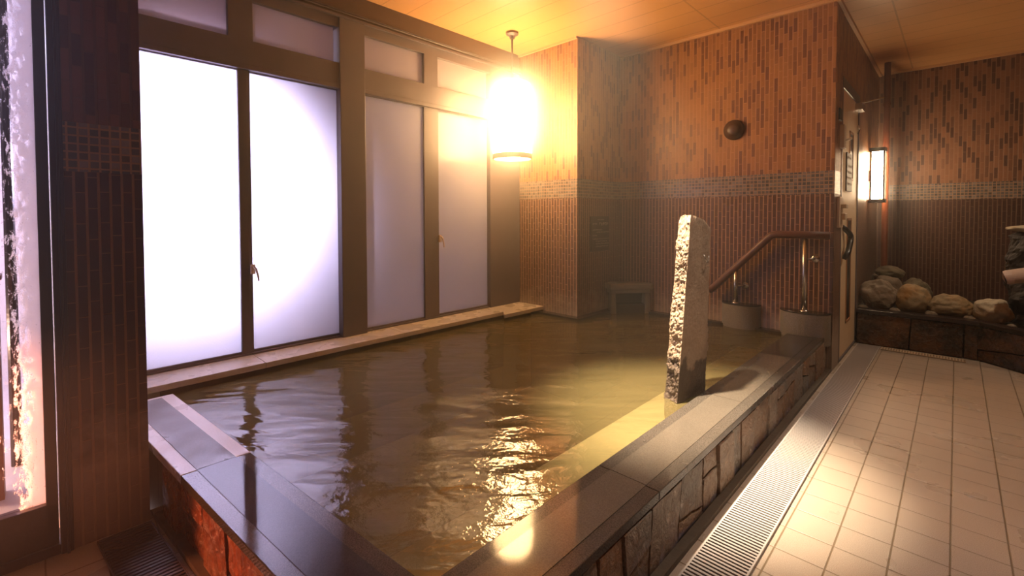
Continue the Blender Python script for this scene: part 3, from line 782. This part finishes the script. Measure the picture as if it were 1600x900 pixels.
build('wall_switch', bm, 'ivory', bevel=.004, label='ivory fitting on the wall just above the middle of the service door edge', category='wall box')
bm = BM(); box(bm, -.6715, -.662, 4.70, 4.96, 1.40, 1.72)
e = empty('door_notice', (-.675, 4.83, 1.38), label='upright dark notice plate hanging on the pale service door', category='sign')
build('board', bm, 'sign', e)
bm = BM()
def glyph2(y, z, s):
    X0, X1 = -.6625, -.6615
    for k in range(2): zz = z+s*rnd.uniform(.1, .9); box(bm, X0, X1, y, y+s*.8, zz, zz+s*.12)
    yy = y+s*rnd.uniform(.2, .6); box(bm, X0, X1, yy, yy+s*.12, z, z+s)
for z in (1.67, 1.60, 1.55, 1.50, 1.45):
    y = 4.72; bm = BM()
    while y < 4.93: glyph2(y, z, .022); y += .026
    build('lettering', bm, 'text', e)

# ------------------------------------------------------------------ rock planter at the far end
pf = [(-.655, 5.305), (.06, 5.335), (.15, 5.33), (.40, 5.10), (1.0, 4.62), (1.6, 4.35)]
e = empty('rock_planter', (.4, 5.9, 0), label='low planter clad in dark slate with a black stone rim below the far wall', category='planter')
bm = BM(); prism(bm, [(p[0], p[1]+.03) for p in pf]+[(1.6, 6.80), (-.655, 6.80)], 0, .296); build('body', bm, 'gravel', e)
bm = BM()
inner = [(p[0], p[1]+.12) for p in pf]
prism(bm, [(p[0], p[1]-.012) for p in pf]+inner[::-1], .290, .325); build('rim', bm, 'jamb', e, bevel=.004)
for i in range(len(pf)-1):
    a, b = pf[i], pf[i+1]; dv = Vector((b[0]-a[0], b[1]-a[1])).normalized()
    build('slate_cladding', clad((a[0], a[1]+.03, 0), (b[0], b[1]+.03, 0), .005, .286, (dv.y, -dv.x, 0), 20+i, .16, .4), 'slate_dark', e)
def rock(c, r, seed, mat, amp, label, rz=0, group=None):
    bm = BM(); bmesh.ops.create_icosphere(bm, subdivisions=5, radius=1)
    for v in bm.verts:
        p = v.co.normalized(); q_ = p*1.3+Vector((seed*3.1, seed*1.7, 0))
        k = 1+amp*(noise.noise(q_)*1.2+noise.noise(q_*2.3)*.5+noise.noise(q_*6)*.16+noise.noise(q_*14)*.06)
        w = Vector((p.x*r[0], p.y*r[1], p.z*r[2]))*k
        if w.z < -r[2]*.72: w.z = -r[2]*.72+(w.z+r[2]*.72)*.2
        x, y = w.x*math.cos(rz)-w.y*math.sin(rz), w.x*math.sin(rz)+w.y*math.cos(rz)
        v.co = Vector((c[0]+x, c[1]+y, c[2]+w.z))
    build('rock', bm, mat, smooth=True, label=label, category='rock', group='rocks on the planter')
rock((-.522, 5.56, .425), (.138, .12, .145), 1, 'rock_a', .22, 'large grey rock with a pointed top, leftmost in the front row', .1)
rock((-.272, 5.57, .410), (.122, .11, .138), 2, 'rock_b', .18, 'ochre brown rounded rock, second in the front row beside the grey one', 0)
rock((-.022, 5.56, .390), (.150, .11, .105), 3, 'rock_b', .2, 'long flat brown and grey rock in the middle of the front row', 0)
rock((.232, 5.52, .395), (.118, .11, .112), 6.7, 'rock_c', .2, 'pale rough pitted rock at the right end of the front row', .2)
rock((-.475, 6.02, .615), (.115, .11, .062), 5, 'rock_d', .15, 'flat greenish rock lying on top of the heap at the back', 0)
rock((-.495, 5.93, .445), (.130, .12, .150), 6, 'rock_a', .15, 'dull grey rock under the flat top rock', 0)
rock((-.27, 5.99, .430), (.120, .11, .135), 7, 'rock_d', .2, 'dim olive rock behind the ochre one', .3)
rock((-.590, 6.20, .43), (.07, .08, .15), 8, 'rock_a', .2, 'small grey rock half hidden in the corner behind the heap', 0)
for i, (x, y, rr) in enumerate(((-.63, 5.47, .030), (-.395, 5.475, .032), (-.145, 5.475, .034), (.095, 5.475, .03), (.33, 5.36, .022))):
    rock((x, y, .296+rr*.62), (rr*1.3, rr, rr*.9), 10+i*1.3, 'rock_a', .15,
         ['pebble at the foot of the leftmost grey rock by the wall', 'pebble between the grey rock and the ochre rock', 'pebble between the ochre rock and the long flat rock', 'pebble between the long flat rock and the pale rock', 'pebble between the pale rock and the black stone'][i])
# black basalt column with spout
e = empty('basalt_fountain', (.45, 5.7, .3), label='black rough basalt stone with a pale spout at the right edge', category='fountain stone')
bm = BM(); rings = []
for i in range(40):
    z = .30+i*.78/39
    ring = []
    for k in range(40):
        a = 2*math.pi*k/40
        r = .145*(1-.12*i/39); 
        p = Vector((.451+r*math.cos(a), 5.70+r*math.sin(a), z))
        dd = noise.noise(p*7)*.035+noise.noise(p*19)*.018+noise.noise(p*45)*.008
        if i > 36: r2 = 1-(i-36)*.22
        else: r2 = 1
        ring.append(bm.verts.new((.451+(p.x-.451)*r2*(1+dd/r), 5.70+(p.y-5.70)*r2*(1+dd/r), z)))
    rings.append(ring)
for A, B in zip(rings, rings[1:]):
    for k in range(40): bm.faces.new((A[k], A[(k+1) % 40], B[(k+1) % 40], B[k]))
bm.faces.new(rings[0][::-1]); bm.faces.new(rings[-1])
build('column', bm, 'basalt', e)
bm = BM(); tube(bm, [(.285, 5.30, .70), (.30, 5.30, .705), (.75, 5.62, .80)], [.052, .056, .060], 24)
build('spout', bm, 'spout', e, label='thick pale bamboo-like spout')
bm = BM(); tube(bm, [(.283, 5.3003, .6997), (.286, 5.30, .7003)], .043, 24); build('spout_mouth', bm, 'basalt', e)
bm = BM(); tube(bm, [(.44, 5.60, .80), (.40, 5.46, .86), (.42, 5.44, .93), (.45, 5.58, 1.02)], .008, 10); build('pipe', bm, 'black', e)
rock_cap = BM(); bmesh.ops.create_icosphere(rock_cap, subdivisions=4, radius=1)
for v in rock_cap.verts:
    p = v.co.copy(); k = 1+.15*noise.noise(p*2)
    v.co = Vector((.455+p.x*.150*k, 5.70+p.y*.12*k, 1.082+p.z*.03*k))
build('cap_stone', rock_cap, 'rock_c', e, smooth=True, label='pale flat stone on top')

# ------------------------------------------------------------------ yard outside the glass door
M['snow'] = plain('snow', (.80, .76, .74), .6, 0, 5, .1)
bm = BM(); box(bm, -5.2, -2.41, -6, .06, -.06, -.02); build('yard_ground', bm, 'snow', kind='structure')
bm = BM(); box(bm, -5.3, -5.2, -6, 4.0, -.06, 3.2); build('yard_wall', bm, 'snow', kind='structure')
bm = BM(); box(bm, -3.02, -2.93, -.215, -.115, -.02, .93); box(bm, -3.03, -2.92, -.225, -.105, .93, .95)
build('garden_post', bm, 'redwood', label='red wooden post outside the glass door', category='post')
bm = BM(); tube(bm, [(-3.3, -.085, -.02), (-3.3, -.087, 1.2), (-3.3, -.09, 2.6)], [.022, .020, .018], 10)
build('garden_pole', bm, 'jamb', label='thin dark upright pole outside the glass door', category='post')

# ------------------------------------------------------------------ steam
t = NT('steam'); v = t.n('VolumeScatter'); v.inputs['Color'].default_value = (1, .95, .90, 1); v.inputs['Anisotropy'].default_value = .72
g, P = t.pos()
def bloom_ball(c, r):      # dense ball of steam added to imitate lens bloom round a bright light
    d2 = None
    for k in range(3):
        a = t.math('SUBTRACT', P[k], c[k]); a = t.math('MULTIPLY', a, a); d2 = a if d2 is None else t.math('ADD', d2, a)
    return t.math('POWER', 2.718, t.math('MULTIPLY', d2, -1/(r*r)))
over = t.n('MapRange'); t.t.links.new(P[0], over.inputs[0]); over.inputs[1].default_value = -.1; over.inputs[2].default_value = -1.5; over.inputs[3].default_value = .008; over.inputs[4].default_value = .060
dn = t.math('ADD', over.outputs[0], t.math('MULTIPLY', bloom_ball((-2.86, 2.97, 2.12), .40), 1.7))
dn = t.math('ADD', dn, t.math('MULTIPLY', bloom_ball((-2.95, .60, 1.5), .5), .5))
t.t.links.new(dn, v.inputs['Density'])
M['steam'] = t.done(v.outputs[0], True)
bm = BM(); prism(bm, [(-3.19, .34), (2.85, -2.4), (2.85, 6.78), (-.55, 6.78), (-.63, 4.17), (-2.47, 4.17), (-2.47, 3.42), (-3.19, 3.42)], .33, 2.61)
build('steam', bm, 'steam', kind='stuff', label='thin steam hanging in the air over the bath', category='steam')

for o in list(bpy.data.objects):
    if '_w' in o: del o['_w']
